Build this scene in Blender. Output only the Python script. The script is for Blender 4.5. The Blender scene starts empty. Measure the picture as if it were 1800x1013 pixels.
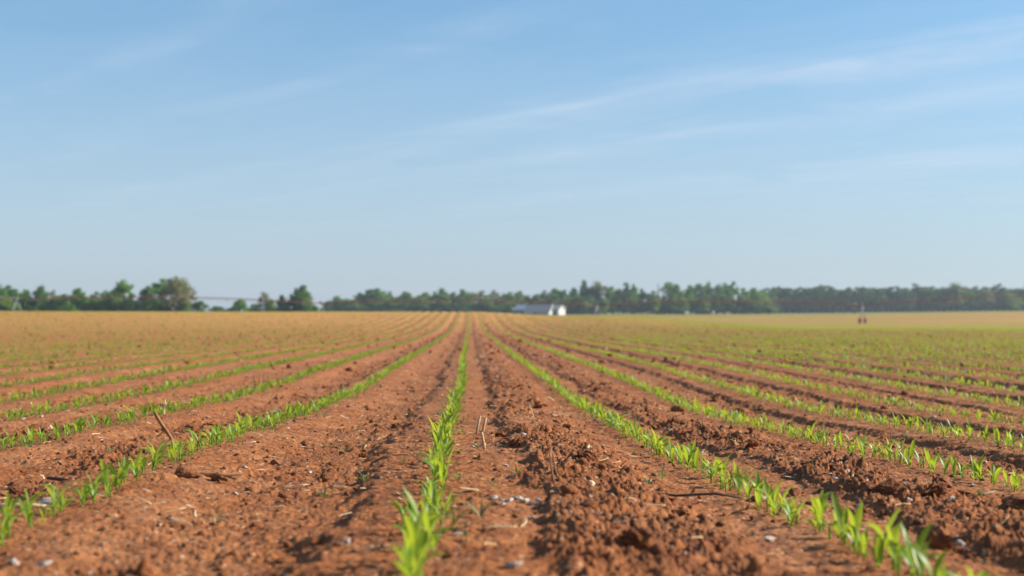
import bpy, math, random
import numpy as np
from mathutils import Vector, Matrix

random.seed(7)
rng = np.random.default_rng(11)
R = math.radians
scene = bpy.context.scene
COL = scene.collection
F32 = np.float32

# ------------------------------------------------------------------ camera numbers (photo pixels 1800 x 1013)
FPX = 2500.0
VPX, VPY = 826.0, 548.0           # vanishing point of the crop rows / level line
YAW = math.atan((900 - VPX) / FPX)
PITCH = math.atan((VPY - 506.5) / FPX)
FWD = Vector((math.sin(YAW) * math.cos(PITCH), math.cos(YAW) * math.cos(PITCH), math.sin(PITCH)))
RIGHT = FWD.cross(Vector((0, 0, 1))).normalized()
UP = RIGHT.cross(FWD)
ROW = 0.76
ROW0 = -0.08

def project(X, Y, Z):
    d = X * FWD.x + Y * FWD.y + Z * FWD.z
    px = 900 + FPX * (X * RIGHT.x + Y * RIGHT.y + Z * RIGHT.z) / d
    py = 506.5 - FPX * (X * UP.x + Y * UP.y + Z * UP.z) / d
    return px, py

# ------------------------------------------------------------------ noise
def _hash(ix, iy, seed):
    h = (ix.astype(np.int64) * 374761393 + iy.astype(np.int64) * 668265263 + seed * 1442695041) & 0x7fffffff
    h = ((h ^ (h >> 13)) * 1274126177) & 0x7fffffff
    h = ((h ^ (h >> 16)) * 668265263) & 0x7fffffff
    h = h ^ (h >> 15)
    return (h & 0xffffff).astype(F32) / F32(0xffffff)

def noise2(x, y, seed=0):
    x = np.asarray(x, dtype=np.float64); y = np.asarray(y, dtype=np.float64)
    ix = np.floor(x); iy = np.floor(y)
    fx = (x - ix).astype(F32); fy = (y - iy).astype(F32)
    u = fx * fx * fx * (fx * (fx * 6 - 15) + 10)
    v = fy * fy * fy * (fy * (fy * 6 - 15) + 10)
    def g(dx, dy):
        a = _hash(ix + dx, iy + dy, seed) * F32(2 * math.pi)
        return np.cos(a) * (fx - dx) + np.sin(a) * (fy - dy)
    n0 = g(0, 0) * (1 - u) + g(1, 0) * u
    n1 = g(0, 1) * (1 - u) + g(1, 1) * u
    return (n0 * (1 - v) + n1 * v) * F32(1.5)

def fbm(x, y, seed, octaves=3, gain=.5):
    s = 0; a = 1.0
    for i in range(octaves):
        s = s + a * noise2(x * 2 ** i, y * 2 ** i, seed + i * 17)
        a *= gain
    return s

def sstep(a, b, x):
    t = np.clip((x - a) / (b - a), 0, 1)
    return t * t * (3 - 2 * t)

def clods(x, y, cell, prob, seed):
    """half-buried lumps: height field of scattered domes"""
    out = np.zeros(x.shape, F32)
    gx = x / cell; gy = y / cell
    ix = np.floor(gx); iy = np.floor(gy)
    for dx in (-1, 0, 1):
        for dy in (-1, 0, 1):
            cx = ix + dx; cy = iy + dy
            h1 = _hash(cx, cy, seed); h2 = _hash(cx, cy, seed + 1)
            h3 = _hash(cx, cy, seed + 2); h4 = _hash(cx, cy, seed + 3)
            rr = .18 + .34 * h3 * h3
            ex = gx - (cx + .15 + .7 * h1); ey = gy - (cy + .15 + .7 * h2)
            q = 1 - (ex * ex + ey * ey) / (rr * rr)
            hh = np.sqrt(np.clip(q, 0, 1)) * rr * (.55 + .6 * h4)
            keep = _hash(cx, cy, seed + 4) < prob
            out = np.maximum(out, np.where(keep, hh, 0))
    return (out * cell).astype(F32)

# ------------------------------------------------------------------ terrain
_T = np.linspace(math.log(.2), math.log(3000), 3000)
def _table(pts):
    z = np.log(np.array([p[0] for p in pts])); h = np.array([p[1] for p in pts])
    t = np.interp(_T, z, h)
    k = np.hanning(61); k /= k.sum()
    return np.convolve(np.pad(t, 30, mode='edge'), k, 'valid')
NEAR = [(.2, .36), (1.5, .365), (2, .375), (2.5, .387), (4.2, .425), (6.5, .50), (9.75, .593), (16.5, .645), (25, .71), (50, .86), (70, .92)]
TL = _table(NEAR + [(90, .70), (108, .26), (121, .03), (132, .0), (145, .10), (180, .75), (270, 1.8), (400, 1.5), (600, 1.5), (1200, .5), (3000, .5)])
TR = _table(NEAR + [(100, 1.22), (150, 1.75), (200, 2.15), (270, 2.42), (340, 2.1), (420, 1.45), (600, 1.2), (1200, .3), (3000, .3)])

def base_h(X, Y):
    r = np.hypot(X, Y); r = np.maximum(r, .21)
    t = X / r
    s = np.log(r)
    a = np.interp(s, _T, TL); b = np.interp(s, _T, TR)
    w = .22 * sstep(0, .066, t) + .78 * sstep(.08, .24, t)
    h = a * (1 - w) + b * w
    h = h - 1.25 * sstep(.2, .38, t) * sstep(300, 480, r) * (1 - sstep(800, 1200, r))
    # the near ground falls off a little to the right
    h = h * (1 + (.118 * (.68 + .32 * sstep(2.1, 3.4, r)) * sstep(.01, .17, t) + .05 * sstep(.2, .36, -t)) * (1 - sstep(7, 22, r)))
    # gentle swells
    h = h + sstep(25, 120, r) * (1 - sstep(140, 200, r) * .0) * .10 * noise2(X / 38, Y / 45, 91)
    return -h

def row_shift(Y):
    y = np.asarray(Y, dtype=np.float64)
    near = 1 - sstep(25, 60, y)
    return (ROW0 + .022 * noise2(y / 2.7, y * 0 + 3.3, 5) + .02 * noise2(y / 9.0, y * 0 + 7.7, 6)) * near + ROW0 * (1 - near) 

GAP_ROUGH = {0: .74, -1: .38, 1: 1.0, 2: .5, -2: .72, -3: .45, 3: .6, -4: .6}
def gap_tables():
    ks = np.arange(-400, 500)
    hv = _hash(ks.astype(float), ks * 0.0, 77)
    rough = .35 + .45 * hv
    furrow = .024 + .020 * _hash(ks.astype(float), ks * 0.0 + 1, 77)
    ridge = np.zeros(len(ks))
    for g, v in GAP_ROUGH.items():
        rough[g + 400] = v
    ridge[0 + 400] = .022; ridge[1 + 400] = .022; ridge[4 + 400] = .02; ridge[-3 + 400] = .012
    furrow[0 + 400] = .004; furrow[1 + 400] = .006; furrow[-1 + 400] = .028; furrow[2 + 400] = .030; furrow[3 + 400] = .030
    return rough.astype(F32), furrow.astype(F32), ridge.astype(F32)
G_ROUGH, G_FURROW, G_RIDGE = gap_tables()

def micro(X, Y, want_mask=False):
    """row beds, furrows, ridges and clods (metres above the smooth terrain)"""
    r = np.hypot(X, Y)
    u = (X - row_shift(Y)) / ROW
    g = np.floor(u)
    v = (u - g).astype(F32)
    gi = np.clip(g.astype(int) + 400, 0, 899)
    vv = v + .05 * noise2(X / .22, Y / .22, 31) + .04 * noise2(X / .07, Y / .09, 32) + .05 * noise2(X / .5, Y / 1.3, 33)
    fur = -G_FURROW[gi] * (sstep(.08, .50, vv) * (1 - sstep(.68, .80, vv)))
    rid = G_RIDGE[gi] * (sstep(.26, .36, vv) * (1 - sstep(.58, .84, vv)))
    band = sstep(.22, .38, vv) * (1 - sstep(.66, .84, vv))
    patch = .55 + .75 * noise2(X / .6, Y / .9, 41)
    rough = np.clip(G_ROUGH[gi] * band * np.clip(patch + .3, .25, 1.25), 0, 1.15).astype(F32)
    wx = X + .022 * noise2(X / .05, Y / .05, 51) + .008 * noise2(X / .018, Y / .018, 55)
    wy = Y + .022 * noise2(X / .05, Y / .05, 52) + .008 * noise2(X / .018, Y / .018, 56)
    det = 1 - .7 * sstep(22, 80, r)
    det2 = 1 - sstep(9, 30, r)
    far = 1 - sstep(120, 260, r)
    h = fur + rid
    h = h + rough * .016 * noise2(X / .13, Y / .15, 61) + .009 * noise2(X / .35, Y / .5, 62)
    big = clods(wx, wy, .115, .02 + .16 * rough, 100)
    mid = clods(wx, wy, .052, .03 + .30 * rough, 200)
    sml = clods(wx, wy, .022, .10 + .30 * rough, 300)
    jag = 1 + .45 * noise2(wx / .03, wy / .03, 305) + .35 * noise2(X / .012, Y / .012, 306)
    h = h + jag * (det * (big * (.2 + .45 * rough) * .8 + mid * (.2 + .5 * rough) * .8) + det2 * sml * (.25 + .6 * rough))
    # crumbly tilth: creased lumps at several sizes
    b1 = np.abs(noise2(wx / .085, wy / .095, 63)); b2 = np.abs(noise2(wx / .041 + 5, wy / .044, 64))
    b3 = np.abs(noise2(X / .019, Y / .021 + 9, 65)); b4 = np.abs(noise2(X / .0095, Y / .0105, 66))
    til = (b1 - .3) * .017 * det + (b2 - .3) * .012 * det + ((b3 - .3) * .011 + (b4 - .3) * .007) * det2
    h = h + til * (.10 + 1.0 * rough)
    h = h + det2 * (.0040 * noise2(X / .03, Y / .034, 71) + .0020 * noise2(X / .011, Y / .012, 72))
    # small pits and cracks in the crusted beds
    pit = clods(X + .01 * noise2(X / .02, Y / .02, 57), Y, .034, .30, 900)
    h = h - det2 * pit * .55 * (1 - np.clip(rough, 0, 1))
    h = h * far
    if want_mask:
        return h, rough * far
    return h

def ground_z(X, Y):
    X = np.atleast_1d(np.asarray(X, dtype=np.float64)); Y = np.atleast_1d(np.asarray(Y, dtype=np.float64))
    return base_h(X, Y) + micro(X, Y)

def gz(x, y):
    return float(ground_z([x], [y])[0])

def px_ground(px, py):
    """the ground point seen at a photo pixel"""
    d = FWD + RIGHT * ((px - 900) / FPX) + UP * ((506.5 - py) / FPX)
    ts = np.exp(np.linspace(math.log(1.2), math.log(60), 900))
    zz = base_h(d.x * ts, d.y * ts) + .0
    hit = np.nonzero(d.z * ts <= zz)[0]
    t = ts[hit[0]] if len(hit) else ts[-1]
    return d.x * t, d.y * t

def at_px(px, Z, py=None):
    """world x (and z) at depth Z for a photo pixel column / line"""
    x = (px - VPX) / FPX * Z
    return (x, (VPY - py) / FPX * Z) if py is not None else x

# ------------------------------------------------------------------ mesh helpers
def np_mesh(name, V, faces_flat, loop_n, smooth=True, mats=(), matidx=None):
    """faces_flat: int array of vertex ids, loop_n: verts per face (int) or array"""
    me = bpy.data.meshes.new(name)
    V = np.ascontiguousarray(V, dtype=F32); faces_flat = np.ascontiguousarray(faces_flat, dtype=np.int32)
    me.vertices.add(len(V)); me.vertices.foreach_set('co', V.ravel())
    if np.isscalar(loop_n):
        nf = len(faces_flat) // loop_n
        starts = np.arange(nf, dtype=np.int32) * loop_n
    else:
        loop_n = np.asarray(loop_n, dtype=np.int32)
        nf = len(loop_n)
        starts = np.concatenate([[0], np.cumsum(loop_n)[:-1]]).astype(np.int32)
    me.loops.add(len(faces_flat)); me.loops.foreach_set('vertex_index', faces_flat.ravel())
    me.polygons.add(nf); me.polygons.foreach_set('loop_start', starts)
    for m in mats: me.materials.append(m)
    if matidx is not None: me.polygons.foreach_set('material_index', np.asarray(matidx, dtype=np.int32))
    me.polygons.foreach_set('use_smooth', np.full(nf, smooth, dtype=bool))
    me.update(calc_edges=True)
    return me

class MB:
    """collects verts and faces of one mesh"""
    def __init__(s): s.v = []; s.f = []
    def add(s, vs, fs):
        o = len(s.v); s.v += [tuple(v) for v in vs]; s.f += [tuple(i + o for i in f) for f in fs]
    def box(s, c, d, m=None):
        x, y, z = d[0] / 2, d[1] / 2, d[2] / 2
        vs = [Vector(c) + (m @ Vector(p) if m else Vector(p)) for p in ((-x, -y, -z), (x, -y, -z), (x, y, -z), (-x, y, -z), (-x, -y, z), (x, -y, z), (x, y, z), (-x, y, z))]
        s.add(vs, [(0, 3, 2, 1), (4, 5, 6, 7), (0, 1, 5, 4), (1, 2, 6, 5), (2, 3, 7, 6), (3, 0, 4, 7)])
    def tube(s, pts, rads, n=6, cap=True):
        pts = [Vector(p) for p in pts]
        if not hasattr(rads, '__len__'): rads = [rads] * len(pts)
        vs = []; fs = []
        ref = None
        for i, p in enumerate(pts):
            t = (pts[min(i + 1, len(pts) - 1)] - pts[max(i - 1, 0)]).normalized()
            if ref is None:
                ref = t.orthogonal().normalized()
            a = (ref - t * ref.dot(t)).normalized(); ref = a; b = t.cross(a)
            for k in range(n):
                q = 2 * math.pi * k / n
                vs.append(p + (a * math.cos(q) + b * math.sin(q)) * rads[i])
        for i in range(len(pts) - 1):
            for k in range(n):
                fs.append((i * n + k, i * n + (k + 1) % n, (i + 1) * n + (k + 1) % n, (i + 1) * n + k))
        if cap:
            fs.append(tuple(reversed(range(n)))); fs.append(tuple((len(pts) - 1) * n + k for k in range(n)))
        s.add(vs, fs)
    def mesh(s, name, mat, smooth=True):
        me = bpy.data.meshes.new(name); me.from_pydata(s.v, [], s.f)
        if mat: me.materials.append(mat)
        me.polygons.foreach_set('use_smooth', np.full(len(me.polygons), smooth, dtype=bool)); me.update()
        return me
    def build(s, name, mat, parent=None, smooth=False):
        return link(name, s.mesh(name, mat, smooth), parent)

def link(name, data, parent=None):
    o = bpy.data.objects.new(name, data); COL.objects.link(o)
    if parent is not None: o.parent = parent
    return o

def tag(o, label=None, cat=None, group=None, kind=None):
    if label: o['label'] = label
    if cat: o['category'] = cat
    if group: o['group'] = group
    if kind: o['kind'] = kind
    return o

def empty(name, loc, rz=0):
    o = bpy.data.objects.new(name, None); COL.objects.link(o)
    o.location = loc; o.rotation_euler = (0, 0, rz); o.empty_display_size = .1
    return o

_ONES = ['', 'first', 'second', 'third', 'fourth', 'fifth', 'sixth', 'seventh', 'eighth', 'ninth', 'tenth', 'eleventh', 'twelfth', 'thirteenth',
         'fourteenth', 'fifteenth', 'sixteenth', 'seventeenth', 'eighteenth', 'nineteenth']
_TENS = {2: 'twent', 3: 'thirt', 4: 'fort', 5: 'fift', 6: 'sixt', 7: 'sevent', 8: 'eight', 9: 'ninet'}
def ordinal(n):
    if n < 20: return _ONES[n]
    if n >= 100: return 'hundredth' if n == 100 else 'hundred-and-' + ordinal(n - 100)
    t, o = divmod(n, 10)
    return _TENS[t] + 'ieth' if o == 0 else _TENS[t] + 'y-' + _ONES[o]
def row_name(k):
    if k == 0: return 'the middle row'
    return ('' if abs(k) == 1 else '') + ordinal(abs(k)) + ' row ' + ('right' if k > 0 else 'left') + ' of middle'
def strip_name(g):
    n = g + 1 if g >= 0 else -g
    return ordinal(n) + ' soil strip ' + ('right' if g >= 0 else 'left') + ' of middle row'

# ------------------------------------------------------------------ materials
def mat(name):
    m = bpy.data.materials.new(name); m.use_nodes = True
    nt = m.node_tree; nt.nodes.clear()
    out = nt.nodes.new('ShaderNodeOutputMaterial')
    return m, nt, out
def N(nt, t, **kw):
    n = nt.nodes.new(t)
    for k, v in kw.items():
        if k.startswith('i_'): n.inputs[k[2:].replace('_', ' ')].default_value = v
        else: setattr(n, k, v)
    return n
def L(nt, a, b): nt.links.new(a, b)
def ramp(nt, fac, stops):
    r = nt.nodes.new('ShaderNodeValToRGB'); L(nt, fac, r.inputs[0])
    e = r.color_ramp.elements
    while len(e) < len(stops): e.new(.5)
    for i, (p, c) in enumerate(stops):
        e[i].position = p; e[i].color = (*c, 1) if len(c) == 3 else c
    return r.outputs[0]
def mixc(nt, fac, a, b, mode='MIX'):
    n = nt.nodes.new('ShaderNodeMix'); n.data_type = 'RGBA'; n.blend_type = mode
    for s, v in ((0, fac), (6, a), (7, b)):
        if hasattr(v, 'links'): L(nt, v, n.inputs[s])
        elif s == 0: n.inputs[0].default_value = v
        else: n.inputs[s].default_value = (*v, 1)
    return n.outputs[2]
def math_(nt, op, a, b=None, c=None):
    n = nt.nodes.new('ShaderNodeMath'); n.operation = op
    for i, v in enumerate((a, b, c)):
        if v is None: continue
        if hasattr(v, 'links'): L(nt, v, n.inputs[i])
        else: n.inputs[i].default_value = v
    return n.outputs[0]
def noise_tex(nt, vec, scale, detail=4, rough=.55, dist=0):
    n = N(nt, 'ShaderNodeTexNoise'); n.inputs['Scale'].default_value = scale; n.inputs['Detail'].default_value = detail
    n.inputs['Roughness'].default_value = rough; n.inputs['Distortion'].default_value = dist
    if vec is not None: L(nt, vec, n.inputs['Vector'])
    return n.outputs['Fac']

def soil_nodes(nt, out, clod=False):
    geo = N(nt, 'ShaderNodeNewGeometry')
    pos = geo.outputs['Position']
    n_big = noise_tex(nt, pos, .9, 5, .6)
    n_mid = noise_tex(nt, pos, 7, 6, .65)
    n_fine = noise_tex(nt, pos, 70, 4, .7)
    c = ramp(nt, n_mid, [(.27, (.150, .046, .015)), (.41, (.32, .106, .031)), (.56, (.46, .166, .050)), (.8, (.60, .262, .098))])
    c = mixc(nt, math_(nt, 'MULTIPLY', ramp(nt, n_big, [(.4, (0, 0, 0)), (.68, (1, 1, 1))]), .45), c, (.46, .145, .036))
    c = mixc(nt, math_(nt, 'MULTIPLY', ramp(nt, n_fine, [(.42, (1, 1, 1)), (.58, (0, 0, 0))]), .45), c, (.12, .038, .016))
    crust = ramp(nt, noise_tex(nt, pos, 2.3, 6, .6, .4), [(.50, (0, 0, 0)), (.66, (1, 1, 1))])
    c = mixc(nt, math_(nt, 'MULTIPLY', crust, .26), c, (.56, .29, .14))
    damp = ramp(nt, noise_tex(nt, pos, 1.5, 5, .65, .8), [(.30, (1, 1, 1)), (.42, (0, 0, 0))])
    c = mixc(nt, math_(nt, 'MULTIPLY', damp, .55), c, (.17, .058, .022))
    if not clod:
        at = N(nt, 'ShaderNodeAttribute', attribute_name='moist')
        dk = math_(nt, 'MULTIPLY', at.outputs['Fac'], ramp(nt, noise_tex(nt, pos, 16, 5, .7), [(.38, (0, 0, 0)), (.62, (1, 1, 1))]))
        c = mixc(nt, math_(nt, 'MULTIPLY', dk, .78), c, (.14, .048, .021))
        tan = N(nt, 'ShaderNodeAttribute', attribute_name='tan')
        c = mixc(nt, math_(nt, 'MULTIPLY', tan.outputs['Fac'], .72), c, (.53, .268, .070))  # tanner far soil, with haze brightening painted into its colour
        gr = N(nt, 'ShaderNodeAttribute', attribute_name='grassy')
        c = mixc(nt, gr.outputs['Fac'], c, ramp(nt, noise_tex(nt, pos, .3, 5, .7), [(.3, (.10, .13, .03)), (.7, (.24, .2, .08))]))
        # flecks of old straw and lint trodden into the surface
        vo = N(nt, 'ShaderNodeTexVoronoi', feature='F1'); vo.inputs['Scale'].default_value = 60
        L(nt, pos, vo.inputs['Vector'])
        fl = math_(nt, 'LESS_THAN', vo.outputs['Distance'], .27)
        sp = N(nt, 'ShaderNodeSeparateColor'); L(nt, vo.outputs['Color'], sp.inputs[0])
        fl = math_(nt, 'MULTIPLY', fl, math_(nt, 'GREATER_THAN', sp.outputs[0], .80))
        c = mixc(nt, math_(nt, 'MULTIPLY', fl, .7), c, (.60, .42, .27))
    else:
        c = mixc(nt, .42, c, (.15, .056, .027))
    b = N(nt, 'ShaderNodeBsdfPrincipled'); b.inputs['Roughness'].default_value = .93; b.inputs['Specular IOR Level'].default_value = .25
    L(nt, c, b.inputs['Base Color'])
    bp = N(nt, 'ShaderNodeBump'); bp.inputs['Strength'].default_value = 1.0; bp.inputs['Distance'].default_value = .008
    hgt = math_(nt, 'ADD', noise_tex(nt, pos, 110, 5, .7), math_(nt, 'MULTIPLY', noise_tex(nt, pos, 38, 3, .6), 1.2))
    L(nt, hgt, bp.inputs['Height']); L(nt, bp.outputs[0], b.inputs['Normal'])
    L(nt, b.outputs[0], out.inputs[0])

M = {}
m, nt, out = mat('soil'); soil_nodes(nt, out); M['soil'] = m
m, nt, out = mat('clod_soil'); soil_nodes(nt, out, True); M['clod'] = m

def leaf_mat(name, stops, trans, tfac=.42, scale=14, rough=.42):
    m, nt, out = mat(name)
    geo = N(nt, 'ShaderNodeNewGeometry'); oi = N(nt, 'ShaderNodeObjectInfo')
    n = noise_tex(nt, geo.outputs['Position'], scale, 3)
    isl = geo.outputs['Random Per Island']
    f = math_(nt, 'ADD', math_(nt, 'MULTIPLY', n, .55), math_(nt, 'MULTIPLY', isl, .45))
    c = ramp(nt, f, stops)
    c = mixc(nt, math_(nt, 'MULTIPLY', oi.outputs['Random'], .3), c, stops[-1][1])
    b = N(nt, 'ShaderNodeBsdfPrincipled'); b.inputs['Roughness'].default_value = rough; b.inputs['Specular IOR Level'].default_value = .4
    L(nt, c, b.inputs['Base Color'])
    t = N(nt, 'ShaderNodeBsdfTranslucent')
    L(nt, mixc(nt, .6, c, trans), t.inputs[0])
    mx = N(nt, 'ShaderNodeMixShader'); mx.inputs[0].default_value = tfac
    L(nt, b.outputs[0], mx.inputs[1]); L(nt, t.outputs[0], mx.inputs[2]); L(nt, mx.outputs[0], out.inputs[0])
    return m
M['corn'] = leaf_mat('corn_leaf', [(.28, (.05, .155, .025)), (.52, (.14, .30, .03)), (.8, (.31, .43, .05))], (.58, .62, .03), .5)
M['corn_far'] = M['corn']
M['weed'] = leaf_mat('weed_leaf', [(.3, (.10, .15, .045)), (.7, (.22, .27, .09))], (.3, .38, .06), .35)
M['tree_dark'] = leaf_mat('dark_foliage', [(.3, (.030, .085, .014)), (.55, (.075, .175, .020)), (.8, (.14, .285, .032))], (.14, .24, .03), .35, .5, .6)
M['tree_mid'] = leaf_mat('mid_foliage', [(.3, (.060, .155, .016)), (.55, (.125, .275, .026)), (.8, (.21, .40, .042))], (.2, .33, .03), .35, .5, .6)
M['tree_bright'] = leaf_mat('bright_foliage', [(.3, (.10, .19, .03)), (.55, (.16, .27, .04)), (.8, (.22, .34, .055))], (.27, .40, .04), .35, .5, .6)
M['tree_pale'] = leaf_mat('pale_foliage', [(.3, (.13, .16, .06)), (.55, (.2, .23, .085)), (.8, (.27, .28, .12))], (.28, .3, .08), .3, .5, .6)
M['tree_brown'] = leaf_mat('budding_foliage', [(.3, (.09, .105, .03)), (.55, (.18, .185, .05)), (.8, (.28, .265, .08))], (.3, .28, .05), .3, .5, .6)
M['pine'] = leaf_mat('pine_needles', [(.3, (.038, .095, .026)), (.55, (.09, .18, .04)), (.8, (.18, .29, .065))], (.07, .11, .03), .2, .5, .7)

def simple(name, stops, scale=20, rough=.8, metal=0, bump=.3, detail=4, bscale=None):
    m, nt, out = mat(name)
    tc = N(nt, 'ShaderNodeTexCoord'); oi = N(nt, 'ShaderNodeObjectInfo')
    va = N(nt, 'ShaderNodeVectorMath', operation='ADD'); L(nt, tc.outputs['Object'], va.inputs[0])
    cv = N(nt, 'ShaderNodeCombineXYZ'); L(nt, math_(nt, 'MULTIPLY', oi.outputs['Random'], 50), cv.inputs[0]); L(nt, cv.outputs[0], va.inputs[1])
    geo = N(nt, 'ShaderNodeNewGeometry')
    n = noise_tex(nt, va.outputs[0], scale, detail, .6)
    f = math_(nt, 'ADD', math_(nt, 'MULTIPLY', n, .75), math_(nt, 'MULTIPLY', geo.outputs['Random Per Island'], .25))
    b = N(nt, 'ShaderNodeBsdfPrincipled'); b.inputs['Roughness'].default_value = rough; b.inputs['Metallic'].default_value = metal
    b.inputs['Specular IOR Level'].default_value = .3
    L(nt, ramp(nt, f, stops), b.inputs['Base Color'])
    if bump:
        bp = N(nt, 'ShaderNodeBump'); bp.inputs['Strength'].default_value = bump; bp.inputs['Distance'].default_value = .15 / (bscale or scale)
        L(nt, noise_tex(nt, va.outputs[0], (bscale or scale) * 1.5, 4), bp.inputs['Height']); L(nt, bp.outputs[0], b.inputs['Normal'])
    L(nt, b.outputs[0], out.inputs[0])
    return m
M['stone'] = simple('chalky_stone', [(.25, (.22, .12, .08)), (.45, (.38, .28, .22)), (.66, (.53, .45, .38))], 55, .9)
M['straw'] = simple('dry_straw', [(.25, (.38, .22, .10)), (.5, (.62, .43, .23)), (.75, (.78, .60, .38))], 30, .75)
M['stalk'] = simple('weathered_stalk', [(.25, (.28, .14, .06)), (.5, (.46, .27, .13)), (.75, (.60, .42, .25))], 40, .8)
M['stick'] = simple('brown_stick', [(.25, (.10, .045, .022)), (.5, (.28, .13, .055)), (.72, (.45, .24, .11))], 45, .85)
M['dark_stick'] = simple('dark_stubble', [(.25, (.035, .02, .014)), (.6, (.10, .055, .035)), (.8, (.17, .10, .065))], 45, .85)
M['bark'] = simple('bark', [(.3, (.06, .045, .035)), (.7, (.16, .125, .10))], 3, .9)
M['pipe'] = simple('rusty_pipe', [(.3, (.17, .055, .04)), (.7, (.27, .10, .075))], 1.2, .6)
M['galv'] = simple('galvanised_steel', [(.3, (.25, .26, .27)), (.7, (.36, .37, .37))], 2, .5, .3, .1)
M['rust'] = simple('rusty_steel', [(.3, (.10, .05, .04)), (.7, (.2, .1, .075))], 3, .7)
M['tyre'] = simple('tyre_rubber', [(.3, (.018, .014, .013)), (.7, (.05, .035, .03))], 5, .85)
M['white'] = simple('white_siding', [(.3, (.44, .43, .40)), (.7, (.54, .53, .50))], 1.2, .6, 0, .05)
M['roof'] = simple('grey_roof', [(.3, (.15, .15, .15)), (.7, (.23, .23, .225))], 1.5, .6, 0, .1)
M['bluewall'] = simple('blue_grey_cladding', [(.3, (.13, .18, .22)), (.7, (.18, .23, .28))], 1, .6, 0, .05)
M['blueroof'] = simple('pale_metal_roof', [(.3, (.15, .20, .25)), (.7, (.2, .25, .30))], 1, .5, 0, .05)
M['door'] = simple('dark_door', [(.3, (.08, .09, .10)), (.7, (.13, .14, .15))], 2, .5, 0, .05)

# ------------------------------------------------------------------ ground: one sheet to the horizon
def build_ground():
    t = np.linspace(-.62, .74, 1640)
    a_in = np.arctan(t)
    a0, a1 = a_in[0], a_in[-1]
    rest = np.linspace(a1, a0 + 2 * math.pi, 190)[1:-1]
    ang = np.concatenate([a_in, rest]); na = len(ang)
    rad = np.concatenate([np.exp(np.linspace(math.log(.25), math.log(1.55), 22))[:-1],
                          np.exp(np.linspace(math.log(1.55), math.log(14), 640))[:-1],
                          np.exp(np.linspace(math.log(14), math.log(150), 380))[:-1],
                          np.exp(np.linspace(math.log(150), math.log(1200), 110))])
    nr = len(rad)
    Rr, A = np.meshgrid(rad, ang, indexing='ij')
    X = (Rr * np.sin(A)).ravel(); Y = (Rr * np.cos(A)).ravel()
    mic, rough = micro(X, Y, True)
    inside = np.zeros((nr, na), F32); inside[:, :1640] = 1
    edge = sstep(0, 14, np.arange(1640)) * sstep(0, 14, 1639 - np.arange(1640))
    inside[:, :1640] = edge[None, :]
    z = base_h(X, Y) + mic * inside.ravel()
    V = np.stack([X, Y, z], 1)
    V = np.concatenate([V, [[0, 0, float(base_h(np.array([0.]), np.array([.25]))[0])]]])
    i = np.arange(nr - 1)[:, None] * na; j = np.arange(na)[None, :]; j2 = (j + 1) % na
    quads = np.stack([i + j, i + na + j, i + na + j2, i + j2], -1).reshape(-1, 4)
    quads = quads[:, ::-1]
    cap = np.stack([np.full(na, nr * na), np.arange(na), (np.arange(na) + 1) % na], 1)[:, ::-1]
    flat = np.concatenate([quads.ravel(), cap.ravel()])
    ln = np.concatenate([np.full(len(quads), 4), np.full(na, 3)])
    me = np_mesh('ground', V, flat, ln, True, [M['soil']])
    r = np.hypot(X, Y)
    for nm, arr in (('moist', rough), ('tan', np.clip(sstep(35, 125, r) - .35 * sstep(150, 260, r) + .25 * sstep(150, 260, r) * noise2(X / 70, Y / 14, 415) + .3 * sstep(60, 120, r) * noise2(X / 22, Y / 9, 411), 0, 1)), ('grassy', sstep(560, 600, r + 40 * (X / np.maximum(r, 1) < -.02) * 5))):  # tan grows with distance, carrying the painted haze brightening
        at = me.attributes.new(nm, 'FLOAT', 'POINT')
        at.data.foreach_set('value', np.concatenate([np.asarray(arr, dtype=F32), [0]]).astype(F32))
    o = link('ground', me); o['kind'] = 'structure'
    # make sure faces look up
    if me.polygons[len(me.polygons) // 2].normal.z < 0: me.flip_normals()
    return o
build_ground()

# ------------------------------------------------------------------ corn seedlings
def leaf_geo(z0, az, length, width, el0, el1, twist, seg=7, fold=.28):
    """a blade: centre line bends from elevation el0 to el1; 3 vertices across, folded along the midrib"""
    vs = []; fs = []
    x = .002; z = z0
    s = np.linspace(0, 1, seg + 1)
    for i, q in enumerate(s):
        el = el0 + (el1 - el0) * q ** 1.5
        if i:
            x += math.cos(el) * length / seg; z += math.sin(el) * length / seg
        w = width * .5 * (.34 + .66 * math.sin(min(1, q / .42) * math.pi / 2)) * (1 - max(0, (q - .42) / .58) ** 2.2)
        w = max(w, .0006)
        el = el0 + (el1 - el0) * q ** 1.5
        nx, nz = -math.sin(el), math.cos(el)
        tw = twist * q
        for side in (-1, 0, 1):
            yy = side * w * math.cos(tw); up = abs(side) * w * fold + side * w * math.sin(tw)
            vs.append((x + nx * up, yy, z + nz * up))
    for i in range(seg):
        for k in (0, 1):
            a = i * 3 + k
            fs.append((a, a + 1, a + 4, a + 3))
    c, sn = math.cos(az), math.sin(az)
    vs = [(c * v[0] - sn * v[1], sn * v[0] + c * v[1], v[2]) for v in vs]
    return vs, fs

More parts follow.
